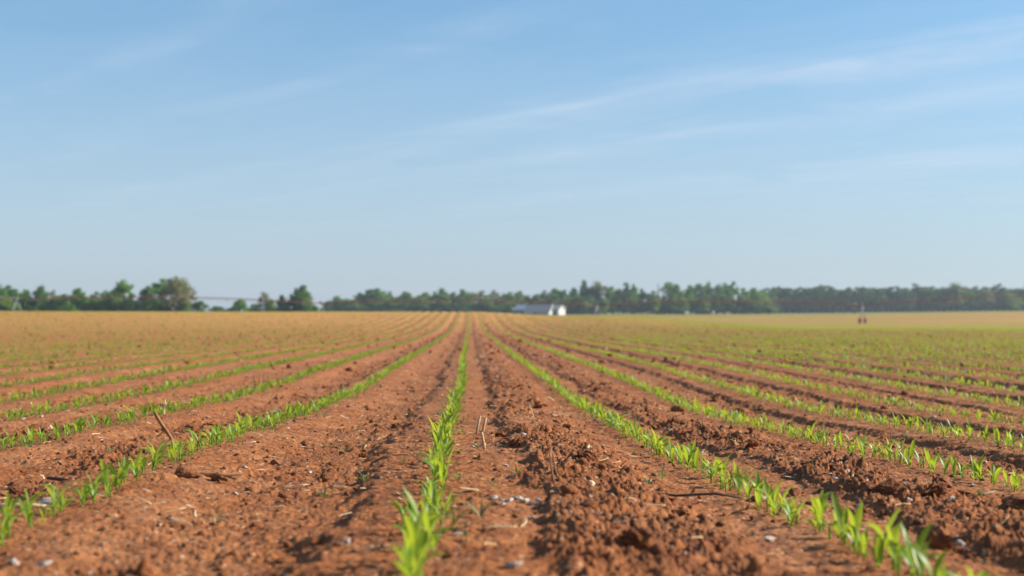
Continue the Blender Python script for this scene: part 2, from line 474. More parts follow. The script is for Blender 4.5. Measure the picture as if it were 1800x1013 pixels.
def make_variant(i):
    rd = random.Random(100 + i)
    H = rd.uniform(.030, .046)
    n = rd.choice((3, 4, 4, 4, 5))
    az0 = rd.uniform(0, 6.28)
    leaves = []
    for j in range(n):
        q = j / (n - 1)
        az = az0 + math.pi * j + rd.uniform(-.45, .45)
        if j == 0:
            leaves.append((H * .30, az, rd.uniform(.032, .046), rd.uniform(.012, .015), R(rd.uniform(40, 60)), R(rd.uniform(-35, 5)), rd.uniform(-.4, .4)))
        elif j < n - 1:
            leaves.append((H * (.30 + .55 * q), az, rd.uniform(.058, .088), rd.uniform(.013, .0185), R(rd.uniform(66, 84)), R(rd.uniform(-35, 66)), rd.uniform(-.9, .9)))
        else:
            leaves.append((H * .95, az, rd.uniform(.045, .065), rd.uniform(.010, .014), R(rd.uniform(76, 88)), R(rd.uniform(40, 78)), rd.uniform(-.6, .6)))
    return H, leaves

VARS = []
for i in range(14):
    H, lv = make_variant(i)
    sb = MB(); sb.tube([(0, 0, -.012), (0, 0, H * .5), (.001, 0, H)], [.0036, .0032, .0022], 6)
    stem = sb.mesh('stem', M['corn'])
    leaves = []
    allmb = MB(); allmb.tube([(0, 0, -.012), (0, 0, H * .5), (.001, 0, H)], [.0036, .0032, .0022], 5)
    lo = MB(); lo2 = MB()
    for a in lv:
        b = MB(); b.add(*leaf_geo(*a)); leaves.append(b.mesh('leaf', M['corn']))
        allmb.add(*leaf_geo(*a, seg=6))
        lo.add(*leaf_geo(*a, seg=3))
        # far version: a blade of two triangles
        v, _ = leaf_geo(*a, seg=2)
        lo2.add([v[0], v[2], v[3], v[5], v[7]], [(0, 1, 3, 2), (2, 3, 4)])
    lo.tube([(0, 0, -.012), (0, 0, H)], [.0036, .0026], 3, False)
    VARS.append(dict(H=H, n=len(lv), stem=stem, leaves=leaves, whole=allmb.mesh('seedling', M['corn']), lo=lo, lo2=lo2))

# planting positions along every row
def plant_rows():
    P = []
    for k in range(-160, 300):
        y = .4 + .12 * random.random()
        ys = []
        ymax = 540
        step0 = .043
        xr = abs(ROW0 + ROW * k)
        ystart = max(.5, xr / .72)
        n = int((ymax - ystart) / step0)
        if n <= 0: continue
        yy = ystart + (np.arange(n) + rng.uniform(-.38, .38, n)) * step0
        xx = ROW0 + ROW * k + rng.normal(0, .013, n)
        P.append(np.stack([xx, yy, np.full(n, k)], 1))
    P = np.concatenate(P)
    X, Y, K = P.T
    X = X - ROW0 + row_shift(Y)
    r = np.hypot(X, Y); t = X / Y
    keep = (t > np.where(Y < 25, -.60, -.47)) & (t < np.where(Y < 25, .71, .53))
    keep &= ~((Y > 134) & (t < .05))             # hidden behind the crest
    gaps = noise2(Y / .8, K * 3.7, 401)          # misses in the row
    keep &= (gaps > -.70)
    patchy = noise2(X / 26, Y / 10, 412) + .5 * noise2(X / 60, Y / 24, 413)   # weak and strong patches of the stand
    keep &= rng.random(len(X)) < 1 - sstep(16, 45, r) * np.clip(.14 - .6 * patchy, 0, .7)
    p2 = noise2(X / 1.7, Y / 3.2, 414)
    keep &= rng.random(len(X)) < 1 - sstep(12, 35, r) * np.clip(.08 - .9 * p2, 0, .8) * np.where(K < -3, 1, .6)
    # far away the stand is drawn thinner
    keep &= rng.random(len(X)) < np.where(K < -6, .95, 1)
    keep &= rng.random(len(X)) < np.where(r < 45, 1, np.where(r < 140, .6, np.where(r < 230, .36, .58)))
    return X[keep], Y[keep], K[keep].astype(int)
PX, PY, PK = plant_rows()
PZ = ground_z(PX, PY)
PR = np.hypot(PX, PY)
PV = rng.integers(0, len(VARS), len(PX))
PS = np.clip(rng.normal(.71, .145, len(PX)), .36, 1.05)
PS *= np.where(PK < -4, .95, 1.0) * (1 + .12 * noise2(PX / 3, PY / 5, 402))
PA = rng.uniform(0, 2 * math.pi, len(PX))
sx, sy = project(PX, PY, PZ + .04)
inframe = (sx > -25) & (sx < 1825) & (sy < 1040) & (PY > 1.2)
order = np.argsort(np.where(inframe, PY, 1e9))
solo = order[:300]
# --- individuals
by_row = {}
for i in solo: by_row.setdefault(int(PK[i]), []).append(int(i))
for k, ids in by_row.items():
    ids.sort(key=lambda i: PY[i])
    for n, i in enumerate(ids, 1):
        v = VARS[PV[i]]
        size = 'tall' if PS[i] > .83 else 'short' if PS[i] < .59 else 'bright'
        lab = f"{size} {['', '', '', 'three', 'four', 'five'][v['n']]}-leaved corn seedling, {ordinal(n)} from the camera in {row_name(k)}"
        loc = (PX[i], PY[i], PZ[i] - .003)
        tilt = (random.gauss(0, .09), random.gauss(0, .09), PA[i])
        if PY[i] < 6.2:
            o = empty('corn_seedling', loc)
            s = link('stem', v['stem'], o)
            for lm in v['leaves']: link('leaf', lm, o)
        else:
            o = link('corn_seedling', v['whole']); o.location = loc
        o.rotation_euler = tilt; o.scale = (PS[i],) * 3
        tag(o, lab, 'seedling', 'corn seedlings planted in straight rows')
# --- the rest of the crop as one stand
def mass(idx, key, fat=1.0):
    Vs = []; Fs = []; Ls = []; off = 0
    for vi in range(len(VARS)):
        sel = idx[PV[idx] == vi]
        if not len(sel): continue
        mb = VARS[vi][key]
        v = np.array(mb.v); ln = np.array([len(f) for f in mb.f]); fl = np.concatenate([np.array(f) for f in mb.f])
        a = PA[sel]; s = PS[sel]
        c, sn = np.cos(a)[:, None] * s[:, None], np.sin(a)[:, None] * s[:, None]
        lean = rng.normal(0, .10, (len(sel), 2))
        x = c * v[:, 0] * fat - sn * v[:, 1] * fat + PX[sel][:, None]
        y = sn * v[:, 0] * fat + c * v[:, 1] * fat + PY[sel][:, None]
        z = s[:, None] * v[:, 2] + PZ[sel][:, None] - .003
        x = x + lean[:, :1] * v[:, 2]; y = y + lean[:, 1:] * v[:, 2]
        Vs.append(np.stack([x, y, z], -1).reshape(-1, 3))
        Fs.append((fl[None, :] + (np.arange(len(sel)) * len(v))[:, None] + off).ravel())
        Ls.append(np.tile(ln, len(sel)))
        off += len(sel) * len(v)
    return np.concatenate(Vs), np.concatenate(Fs), np.concatenate(Ls)
rest = np.setdiff1d(np.arange(len(PX)), solo)
near = rest[PR[rest] < 26]; far = rest[PR[rest] >= 26]
Va, Fa, La = mass(near, 'lo'); Vb, Fb, Lb = mass(far, 'lo2', 1.15)
me = np_mesh('corn_stand', np.concatenate([Va, Vb]), np.concatenate([Fa, Fb + len(Va)]), np.concatenate([La, Lb]), True, [M['corn_far']])
tag(link('corn_stand', me), 'green corn rows running on to the far edge of the red field', 'crop', kind='stuff')
print('plants', len(PX), 'solo', len(solo), 'near', len(near), 'far', len(far), 'max solo depth', PY[solo].max())

# ------------------------------------------------------------------ lumps: clods, stones, crumbs
def ico(sub):
    import bmesh
    bm = bmesh.new(); bmesh.ops.create_icosphere(bm, subdivisions=sub, radius=1)
    v = np.array([p.co[:] for p in bm.verts]); f = np.array([[q.index for q in p.verts] for p in bm.faces]); bm.free()
    return v, f
ICO1, ICO2, ICO3, ICO4 = ico(1), ico(2), ico(3), ico(5)
def noise3(p, seed):
    return (noise2(p[:, 0] + 5.1, p[:, 1] + p[:, 2] * 1.7, seed) + noise2(p[:, 2] - 3.3, p[:, 0] * 1.3 + p[:, 1], seed + 9)) * .5
def lump_mesh(name, seed, material, jag=.55, flat=.7, icos=ICO3):
    v, f = icos
    rd = random.Random(seed)
    st = np.array([rd.uniform(.75, 1.3), rd.uniform(.75, 1.2), flat * rd.uniform(.8, 1.15)])
    d = 1 + jag * noise3(v * 1.3, seed) + jag * .55 * noise3(v * 3.1, seed + 40) + jag * .30 * noise3(v * 7, seed + 80) + jag * .22 * noise3(v * 15, seed + 90) + jag * .14 * noise3(v * 31, seed + 95)
    # a few broken flat faces
    p = v * d[:, None]
    for q in range(5):
        nrm = np.array([rd.gauss(0, 1) for _ in range(3)]); nrm /= np.linalg.norm(nrm)
        lim = rd.uniform(.55, .9); over = np.maximum(p @ nrm - lim, 0)
        p = p - nrm[None] * (over * .85)[:, None]
    return np_mesh(name, p * st, f.ravel(), 3, True, [material])
CLODS = [lump_mesh('soil_clod', 500 + i, M['clod'], .8, .62, ICO4) for i in range(9)]
STONES = [lump_mesh('pale_stone', 700 + i, M['stone'], 1.0, .6, ICO3) for i in range(7)]

def scatter(n, ymin, ymax, rough_bias=None, tlo=-.36, thi=.42):
    """random ground points, even over the ground seen"""
    y = np.sqrt(rng.uniform(ymin ** 2, ymax ** 2, n)); t = rng.uniform(tlo, thi, n)
    x = t * y
    if rough_bias is not None:
        _, rg = micro(x, y, True)
        keep = rng.random(n) < np.clip(rough_bias[0] + rough_bias[1] * rg, 0, 1)
        x, y = x[keep], y[keep]
    return x, y
def strip_of(x, y): return int(math.floor((x - float(row_shift(np.array([y]))[0])) / ROW))
def clear_of_rows(x, y, d=.05):
    u = (x - float(row_shift(np.array([y]))[0])) / ROW
    return abs(u - round(u)) * ROW > d

def place_named(items, make, lab, cat, group):
    """items: (x, y, size); labels count outwards from the camera within each strip of soil"""
    strips = {}
    for it in items: strips.setdefault(strip_of(it[0], it[1]), []).append(it)
    for g, lst in strips.items():
        lst.sort(key=lambda q: q[1])
        for n, it in enumerate(lst, 1):
            o = make(it)
            tag(o, lab(n, g, it), cat, group)

# clods
items = []
for px, py, s in ((1130, 982, .040), (1795, 915, .060), (1640, 880, .040), (1560, 880, .03), (1655, 858, .038), (330, 838, .034), (385, 838, .026), (60, 850, .030), (30, 845, .026),
                  (1260, 700, .055), (1190, 725, .05), (1640, 965, .045), (880, 770, .032), (905, 790, .03), (1035, 820, .036), (1030, 825, .03), (700, 745, .03), (640, 790, .024), (1320, 800, .035), (1420, 800, .034), (1300, 780, .036)):
    x, y = px_ground(px, py); items.append((x, y, s * .78))
x, y = scatter(900, 2.0, 13, (.0, .30))
for a, b in zip(x, y):
    if clear_of_rows(a, b, .12) and len(items) < 120: items.append((a, b, random.uniform(.013, .028)))
def mk(it):
    o = link('soil_clod', random.choice(CLODS)); s = it[2]
    o.location = (it[0], it[1], gz(it[0], it[1]) + s * .18); o.rotation_euler = (random.uniform(-.5, .5), random.uniform(-.5, .5), random.uniform(0, 6.3))
    o.scale = (s, s, s); return o
place_named(items, mk, lambda n, g, it: f"{'large' if it[2] > .031 else 'small' if it[2] < .022 else 'lumpy'} red-brown clod, {ordinal(n)} from camera in {strip_name(g)}", 'clod', 'loose clods between the rows')

# pale stones
items = []
for px, py, s in ((867, 880, .012), (880, 884, .013), (884, 889, .009), (894, 884, .014), (909, 882, .013), (922, 886, .014), (937, 889, .012), (949, 890, .012),
                  (974, 735, .018), (921, 778, .013), (943, 798, .012), (834, 781, .012), (848, 785, .013), (1139, 847, .017), (1240, 763, .020), (1452, 782, .016),
                  (830, 785, .01), (605, 955, .016), (900, 1000, .017), (935, 912, .009), (545, 813, .012), (565, 852, .009), (1352, 952, .013), (1100, 755, .011),
                  (1510, 887, .014), (1672, 890, .013), (1560, 855, .012), (1690, 965, .016), (1640, 735, .02), (1360, 700, .016), (1410, 700, .014), (1120, 715, .015),
                  (128, 822, .012), (215, 800, .013), (190, 810, .015), (360, 700, .016), (270, 690, .014), (415, 700, .012), (255, 690, .012), (470, 720, .018), (365, 728, .02),
                  (25, 720, .014), (430, 815, .012), (415, 855, .010), (72, 735, .015), (40, 738, .014), (25, 990, .014), (415, 1008, .012), (80, 990, .014), (1490, 840, .010)):
    x, y = px_ground(px, py); items.append((x, y, s * .68))
x, y = scatter(400, 2.2, 20, (.25, .35))
for a, b in zip(x, y):
    if clear_of_rows(a, b, .05) and len(items) < 170: items.append((a, b, random.uniform(.004, .0095)))
def mk(it):
    o = link('pale_stone', random.choice(STONES)); s = it[2]
    o.location = (it[0], it[1], gz(it[0], it[1]) + s * .25); o.rotation_euler = (random.uniform(-.4, .4), random.uniform(-.4, .4), random.uniform(0, 6.3))
    o.scale = (s * random.uniform(.9, 1.25), s, s); return o
place_named(items, mk, lambda n, g, it: f"{'larger' if it[2] > .0098 else 'tiny' if it[2] < .0063 else 'rounded'} chalky stone, {ordinal(n)} from camera in {strip_name(g)}", 'stone', 'chalky stones lying on the soil')

# crumbs too many to count
def crumbs():
    Vs = []; Fs = []; off = 0
    for (n, y0, y1, lo, hi, icos, bias) in ((14000, 1.6, 7, .002, .009, ICO1, (.14, .7)), (2200, 1.8, 9, .008, .018, ICO2, (.01, .45)), (15000, 6, 20, .005, .018, ICO1, (.06, .6)), (20000, 16, 110, .018, .055, ICO1, (.3, .5))):
        x, y = scatter(n, y0, y1, bias, -.42, .48)
        z = ground_z(x, y); m_ = len(x)
        s = lo + (hi - lo) * rng.random(m_) ** 2.2
        v, f = icos
        jit = 1 + rng.normal(0, .32, (m_, len(v))).clip(-.7, .8)
        st = rng.uniform(.65, 1.3, (m_, 1, 3)) * np.array([1, 1, .8])
        a = rng.uniform(0, 6.3, m_); ca, sa = np.cos(a)[:, None], np.sin(a)[:, None]
        p = v[None] * jit[..., None] * st * s[:, None, None]
        q = np.stack([ca * p[..., 0] - sa * p[..., 1] + x[:, None], sa * p[..., 0] + ca * p[..., 1] + y[:, None], p[..., 2] + z[:, None] + s[:, None] * .25], -1)
        Vs.append(q.reshape(-1, 3)); Fs.append((f.ravel()[None] + (np.arange(m_) * len(v))[:, None] + off).ravel()); off += m_ * len(v)
    return np_mesh('soil_crumbs', np.concatenate(Vs), np.concatenate(Fs), 3, True, [M['clod']])
tag(link('soil_crumbs', crumbs()), 'loose red soil crumbs scattered over the field', 'soil crumbs', kind='stuff')

# ------------------------------------------------------------------ straw, stalks, sticks
def straw_mesh(seed, kind):
    rd = random.Random(seed); b = MB()
    bend = rd.uniform(-.13, .13)
    pts = [(-.5 + i / 5, bend * math.sin(i / 5 * 3.14) + rd.gauss(0, .012), .012 + .028 * math.sin(i / 5 * 3.14 * rd.uniform(.7, 1.3))) for i in range(6)]
    if kind == 0:
        b.tube(pts, [rd.uniform(.022, .034)] * 6, 6)
    else:   # flat split blade
        w = rd.uniform(.05, .09); vs = []; fs = []
        for i, p in enumerate(pts):
            ww = w * (1 - abs(i / 5 - .45) * 1.1); tw = rd.uniform(-.5, .5)
            vs += [(p[0], p[1] - ww, p[2] - ww * tw), (p[0], p[1] + ww, p[2] + ww * tw), (p[0], p[1] + ww, p[2] + ww * tw + .012), (p[0], p[1] - ww, p[2] - ww * tw + .012)]
        for i in range(5):
            for k in range(4): fs.append((i * 4 + k, i * 4 + (k + 1) % 4, i * 4 + 4 + (k + 1) % 4, i * 4 + 4 + k))
        fs += [(3, 2, 1, 0), (20, 21, 22, 23)]
        b.add(vs, fs)
    return b
STRAW_B = [straw_mesh(900 + i, 0 if i < 5 else 1) for i in range(10)]
STRAW = [b.mesh('straw_piece', M['straw']) for b in STRAW_B]
items = []
for px, py, s in ((640, 855, .07), (700, 845, .05), (520, 838, .08), (560, 770, .07), (790, 720, .05), (880, 930, .08), (1060, 830, .05), (1345, 930, .06), (1440, 905, .08), (1500, 895, .07),
                  (1210, 700, .07), (1270, 795, .08), (1250, 800, .09), (690, 905, .05), (420, 850, .07), (350, 820, .06), (460, 815, .08), (600, 835, .06), (1700, 930, .09), (1560, 850, .07),
                  (1240, 800, .06), (1000, 720, .06), (940, 800, .06), (750, 860, .05), (680, 830, .05), (560, 920, .06), (480, 870, .07), (1650, 780, .08), (90, 770, .07), (1110, 905, .06)):
    x, y = px_ground(px, py); items.append((x, y, s))
x, y = scatter(500, 2.0, 12, (.3, .3))
for a, b in zip(x, y):
    if clear_of_rows(a, b, .04) and len(items) < 130: items.append((a, b, random.uniform(.025, .075)))
def mk(it):
    o = link('straw_piece', random.choice(STRAW)); s = it[2]
    o.location = (it[0], it[1], gz(it[0], it[1]) + .004); o.rotation_euler = (random.uniform(-.1, .1), random.uniform(-.16, .16), random.uniform(0, 6.3))
    o.scale = (s * .9, s * .62, s * .6) if s > .05 else (s, s * .85, s * .85); return o
place_named(items, mk, lambda n, g, it: f"{'long' if it[2] > .065 else 'short' if it[2] < .045 else 'dry'} straw piece, {ordinal(n)} from camera in {strip_name(g)}", 'straw', 'dry straw pieces on the soil')
# litter: the uncountable small bits
def litter():
    Vs = []; Fs = []; Ls = []; off = 0
    x, y = scatter(26000, 1.6, 26, (.4, .4), -.42, .48); xf, yf = scatter(7000, 18, 95, None, -.42, .48)
    nn = len(x); x = np.concatenate([x, xf]); y = np.concatenate([y, yf]); z = ground_z(x, y)
    s = .010 + .048 * rng.random(len(x)) ** 2.4; s[nn:] = rng.uniform(.05, .13, len(x) - nn); fatn = rng.uniform(.9, 1.9, len(x)); pick = rng.integers(0, 10, len(x)); a = rng.uniform(0, 6.3, len(x)); pit = rng.normal(0, .22, len(x))
    for k in range(10):
        se = np.nonzero(pick == k)[0]; b = STRAW_B[k]; v = np.array(b.v); ln = np.array([len(f) for f in b.f]); fl = np.concatenate([np.array(f) for f in b.f])
        p = v[None] * s[se][:, None, None]
        p = np.stack([p[..., 0], p[..., 1] * fatn[se][:, None], p[..., 2] + p[..., 0] * pit[se][:, None]], -1)
        ca, sa = np.cos(a[se])[:, None], np.sin(a[se])[:, None]
        q = np.stack([ca * p[..., 0] - sa * p[..., 1] + x[se][:, None], sa * p[..., 0] + ca * p[..., 1] + y[se][:, None], p[..., 2] + z[se][:, None] + .006], -1)
        Vs.append(q.reshape(-1, 3)); Fs.append((fl[None] + (np.arange(len(se)) * len(v))[:, None] + off).ravel()); Ls.append(np.tile(ln, len(se))); off += len(se) * len(v)
    return np_mesh('straw_litter', np.concatenate(Vs), np.concatenate(Fs), np.concatenate(Ls), True, [M['straw']])
lt = litter(); n_ = len(lt.polygons); lt.materials.append(M['dark_stick']); lt.materials.append(M['stone'])
isl = np.repeat(rng.random(n_ // 22 + 1), 22)[:n_]
lt.polygons.foreach_set('material_index', np.where(isl < .68, 0, np.where(isl < .93, 1, 2)).astype(np.int32)); lt.update()
tag(link('straw_litter', lt), 'fine straw and husk litter strewn over the red soil', 'litter', kind='stuff')

def stalk(name, px, py, pts, rads, material, label, cat, twigs=(), group=None):
    """pts relative to the base on the ground, in metres (x right, y away, z up)"""
    x, y = px_ground(px, py)
    b = MB(); b.tube(pts, rads, 8)
    o = b.build(name, material, None, True)
    for tp, tr in twigs:
        t = MB(); t.tube(tp, tr, 6); t.build('twig', material, o, True)
    o.location = (x, y, gz(x, y) - .006)
    return tag(o, label, cat, group)
SG = 'cut stubble stalks standing in the soil'
stalk('bent_stalk', 302, 790, [(.008, 0, -.01), (.004, 0, .02), (.002, .0, .045), (-.012, -.004, .068), (-.028, -.006, .092), (-.045, -.01, .12), (-.052, -.012, .135)],
      [.0035, .004, .0052, .0062, .0068, .0062, .005], M['stick'], 'crooked brown cotton stalk leaning left between the left rows', 'stalk',
      [([(.006, 0, .012), (.022, .003, .024), (.038, .004, .022)], [.0022, .0016, .001]), ([(-.022, -.005, .082), (-.04, .006, .062), (-.052, .01, .056)], [.002, .0015, .001])])
stalk('split_stalk', 287, 730, [(0, 0, -.01), (.004, 0, .03), (.006, .002, .062), (.010, .002, .088)], [.0052, .0055, .005, .0025], M['straw'],
      'pale split stalk standing behind the crooked brown stalk', 'stalk', [([(.004, 0, .03), (.012, 0, .06), (.017, .001, .072)], [.003, .0025, .0012])], SG)
for k, (px, py, lean, h, w, lab) in enumerate(((836, 763, .018, .078, .0045, 'pale cut stalk leaning right of the middle row, leftmost of three'), (846, 765, .018, .070, .0052, 'pale cut stalk standing middle of three right of the middle row'),
                                              (853, 792, -.012, .062, .0048, 'pale cut stalk leaning left, nearest camera of three by the middle row'))):
    stalk('cut_stalk', px, py, [(0, 0, -.012), (lean * .5, 0, h * .5), (lean, 0, h)], [w, w, w * .92], M['stalk'], lab, 'stalk', (), SG)
for k, (px, py, lean, h, lab) in enumerate(((449, 682, -.012, .11, 'dark brown stubble stem leaning left behind the second left row'), (456, 680, .004, .13, 'tallest dark brown stubble stem behind the second left row'),
                                            (465, 682, -.004, .115, 'dark brown stubble stem upright, rightmost of three behind second left row'))):
    stalk('dark_stubble', px, py, [(0, 0, -.012), (lean * .4, 0, h * .5), (lean, 0, h)], [.0062, .0056, .0045], M['stick'], lab, 'stubble', (), SG)
stalk('fallen_stick', 130, 830, [(-.10, .10, .012), (-.05, .05, .014), (0, 0, .012), (.06, -.055, .016), (.11, -.10, .012)], [.004, .0052, .0056, .005, .0036], M['dark_stick'],
      'dark fallen stick lying behind the first left row', 'stick', [([(.0, 0, .012), (.03, .015, .024), (.06, .02, .03)], [.003, .0022, .0015])])
stalk('fallen_stick', 370, 832, [(-.07, .01, .010), (-.02, 0, .014), (.03, .004, .012), (.08, .012, .014)], [.006, .0065, .006, .004], M['stick'],
      'brown bark splinter lying right of the first left row', 'stick')
stalk('fallen_stick', 1190, 880, [(-.16, .02, .016), (-.08, .012, .02), (0, 0, .014), (.09, -.012, .02), (.15, -.03, .012)], [.002, .003, .0034, .003, .002], M['dark_stick'],
      'thin dark stick lying across soil right of the middle row', 'stick')
stalk('corn_husk', 35, 890, [(-.08, 0, .010), (-.03, .002, .014), (.03, .0, .013), (.075, .004, .010)], [.004, .006, .0055, .003], M['straw'],
      'tan dry husk lying by the first left row', 'husk')
for k, (px, py, pts, lab) in enumerate(((975, 866, [(0, 0, -.01), (-.008, 0, .04), (-.012, 0, .082)], 'thin brown stem rising from clods in the strip right of middle row'),
                                        (985, 862, [(0, 0, -.01), (-.012, 0, .03), (-.018, .002, .07)], 'shorter brown stem beside the thin stem right of middle row'),
                                        (940, 742, [(0, 0, -.01), (-.012, 0, .035), (-.026, 0, .075)], 'thin straw stem leaning left over rough clods right of middle'),
                                        (1236, 765, [(0, 0, -.01), (-.004, 0, .03), (-.001, .003, .075)], 'thin brown stem standing beyond the first right row'),
                                        (1572, 775, [(0, 0, -.01), (-.014, 0, .05), (-.02, .003, .12)], 'pale brown stem standing by the second right row'))):
    stalk('dry_stem', px, py, pts, [.0028, .0024, .0014], M['stick'] if k != 2 else M['straw'], lab, 'stem', (), 'thin dry stems standing in the soil')
# lint scrap by the left row
x, y = px_ground(86, 884)
o = link('lint_scrap', lump_mesh('lint_scrap', 871, M['stone'], .75, .42, ICO3)); o.location = (x, y, gz(x, y) + .006); o.scale = (.026, .02, .016)
tag(o, 'white ragged lint scrap beside the first left row', 'lint')

# ------------------------------------------------------------------ weeds
def weed_mesh(seed, n, hgt):
    rd = random.Random(seed); b = MB()
    for i in range(n):
        b.add(*leaf_geo(rd.uniform(0, .006), rd.uniform(0, 6.3), hgt * rd.uniform(.6, 1.2), hgt * rd.uniform(.06, .12), R(rd.uniform(45, 88)), R(rd.uniform(-10, 60)), rd.uniform(-1, 1), seg=4))
    return b
WEED_B = [weed_mesh(1500 + i, 9, .035) for i in range(6)]
WEEDS = [b.mesh('weed_sprout', M['weed']) for b in WEED_B]
items = []
for px, py, s in ((1163, 845, 1.1), (1140, 852, .9), (910, 835, 1.0), (840, 790, .8), (760, 890, 1.2), (845, 905, 1.3), (800, 920, 1.2), (1296, 795, 1.2), (1290, 775, .9), (1350, 770, .9), (1720, 880, .9),
                  (605, 780, .8), (640, 770, .7), (640, 850, 1.0), (570, 860, .9), (380, 900, 1.1), (1610, 990, 1.3), (535, 740, .8), (195, 780, .9), (950, 720, .8)):
    x, y = px_ground(px, py); items.append((x, y, s))
def mk(it):
    o = link('weed_sprout', random.choice(WEEDS)); o.location = (it[0], it[1], gz(it[0], it[1]) - .002); o.rotation_euler = (0, 0, random.uniform(0, 6.3)); o.scale = (it[2],) * 3
    return o
place_named(items, mk, lambda n, g, it: f"small grassy weed, {ordinal(n)} from camera in {strip_name(g)}", 'weed', 'small weeds between the rows')
def weed_mat_mass():
    Vs = []; Fs = []; off = 0
    ks = rng.integers(-9, 10, 4200); y = np.sqrt(rng.uniform(1.6 ** 2, 14 ** 2, 4200))
    x = row_shift(y) + ks * ROW + rng.normal(0, .035, 4200) * np.where(rng.random(4200) < .2, 3.5, 1)
    keep = (noise2(x / .3, y / .5, 777) > -.15) & (np.abs(x / y) < .48); x, y = x[keep], y[keep]
    z = ground_z(x, y); s = rng.uniform(.3, 1.05, len(x)); pick = rng.integers(0, 6, len(x)); a = rng.uniform(0, 6.3, len(x))
    for k in range(6):
        se = np.nonzero(pick == k)[0]; b = WEED_B[k]; v = np.array(b.v); f = np.array(b.f)
        p = v[None] * s[se][:, None, None]; ca, sa = np.cos(a[se])[:, None], np.sin(a[se])[:, None]
        q = np.stack([ca * p[..., 0] - sa * p[..., 1] + x[se][:, None], sa * p[..., 0] + ca * p[..., 1] + y[se][:, None], p[..., 2] * .8 + z[se][:, None] - .002], -1)
        Vs.append(q.reshape(-1, 3)); Fs.append((f.ravel()[None] + (np.arange(len(se)) * len(v))[:, None] + off).ravel()); off += len(se) * len(v)
    return np_mesh('undergrowth', np.concatenate(Vs), np.concatenate(Fs), 4, True, [M['weed']])
tag(link('undergrowth', weed_mat_mass()), 'fine grey-green weed fuzz around the feet of the corn', 'weeds', kind='stuff')

# ------------------------------------------------------------------ trees (built 10 m tall, crown about 8 m wide)
def tree_proto(seed, kind):
    rd = random.Random(seed); r_ = np.random.default_rng(seed)
    tb = MB()
    lean = rd.uniform(-.4, .4)
    top = 9.2 if kind in ('pine', 'tall') else 7.2
    tb.tube([(0, 0, -.4), (lean * .3, 0, 2.2), (lean * .8, .1, 5), (lean, .1, top)], [.28, .22, .15, .04], 7)
    clumps = []
    if kind == 'pine':
        for i in range(38):
            z = rd.uniform(1.6, 9.9); q = (z - 1.6) / 8.3
            rad = (1.9 * (1 - q) ** .6 + .35) * rd.uniform(.3, 1)
            a = rd.uniform(0, 6.3); clumps.append((rad * math.cos(a) * 1.3, rad * math.sin(a) * 1.3, z, rd.uniform(.55, 1.0), .6))
    else:
        zc, rz, rx = {'round': (5.0, 4.6, 3.2), 'tall': (5.3, 4.4, 2.6), 'open': (5.9, 3.9, 3.0), 'bush': (4.4, 4.9, 3.2)}[kind]
        nl = {'round': 18, 'tall': 17, 'open': 14, 'bush': 18}[kind]
        for i in range(nl):
            d_ = Vector((rd.gauss(0, 1), rd.gauss(0, 1), rd.gauss(0, 1))).normalized() * rd.uniform(.35, .86)
            if i < 11:     # a domed top, a broad middle and a skirt
                an = i * 2.4 + rd.uniform(-.4, .4)
                hr_, hz_ = ((.10, .78), (.30, .60), (.32, .56), (.58, .30), (.62, .22), (.6, .34), (.72, -.1), (.74, -.22), (.70, -.3), (.55, -.6), (.6, -.55))[i]
                d_ = Vector((math.cos(an) * hr_, math.sin(an) * hr_, hz_ + rd.uniform(-.07, .07)))
            lx, ly, lz = d_.x * rx + lean * .8, d_.y * rx, d_.z * rz * .93 + zc
            lr = rd.uniform(1.1, 1.7)
            for j in range(5):
                q = Vector((rd.gauss(0, 1), rd.gauss(0, 1), rd.gauss(0, 1))).normalized() * lr * .62
                if lz + q.z < .2: continue
                clumps.append((lx + q.x, ly + q.y, min(lz + q.z, 9.3), lr * rd.uniform(.48, .72), .8))
    for c in clumps[::3 if kind != 'open' else 2]:
        b0 = Vector((lean * .6, 0, max(1.2, c[2] * .55))); e = Vector(c[:3])
        tb.tube([b0, b0.lerp(e, .5) + Vector((0, 0, -.2)), e], [.09, .06, .02], 4, False)
    Vs = []
    nleaf = {'pine': 44, 'round': 46, 'tall': 46, 'open': 30, 'bush': 46}[kind]
    for c in clumps:
        n = int(nleaf * c[3])
        d = r_.normal(0, 1, (n, 3)); d /= np.linalg.norm(d, axis=1)[:, None]
        d *= (r_.random(n) ** .5)[:, None] * c[3] * np.array([1.15, 1.15, c[4]])
        cen = d + np.array(c[:3])
        if kind == 'pine': cen[:, 2] -= .12 * (d[:, 0] ** 2 + d[:, 1] ** 2)
        u = r_.normal(0, 1, (n, 3)); u /= np.linalg.norm(u, axis=1)[:, None]
        w = np.cross(u, r_.normal(0, 1, (n, 3))); w /= np.linalg.norm(w, axis=1)[:, None]
        s = r_.uniform(.20, .40, n)[:, None] * (1 if kind != 'open' else .85)
        Vs.append(np.stack([cen - u * s, cen + w * s * .6, cen + u * s, cen - w * s * .6], 1).reshape(-1, 3))
    V = np.concatenate(Vs)
    crown = np_mesh('crown', V, np.arange(len(V)), 4, False, [M['tree_mid']])
    return tb.mesh('trunk', M['bark']), crown
PROTO = {}
for kind, n in (('round', 4), ('tall', 3), ('open', 3), ('bush', 3), ('pine', 4)):
    PROTO[kind] = [tree_proto(2000 + 31 * i + len(kind) * 7, kind) for i in range(n)]
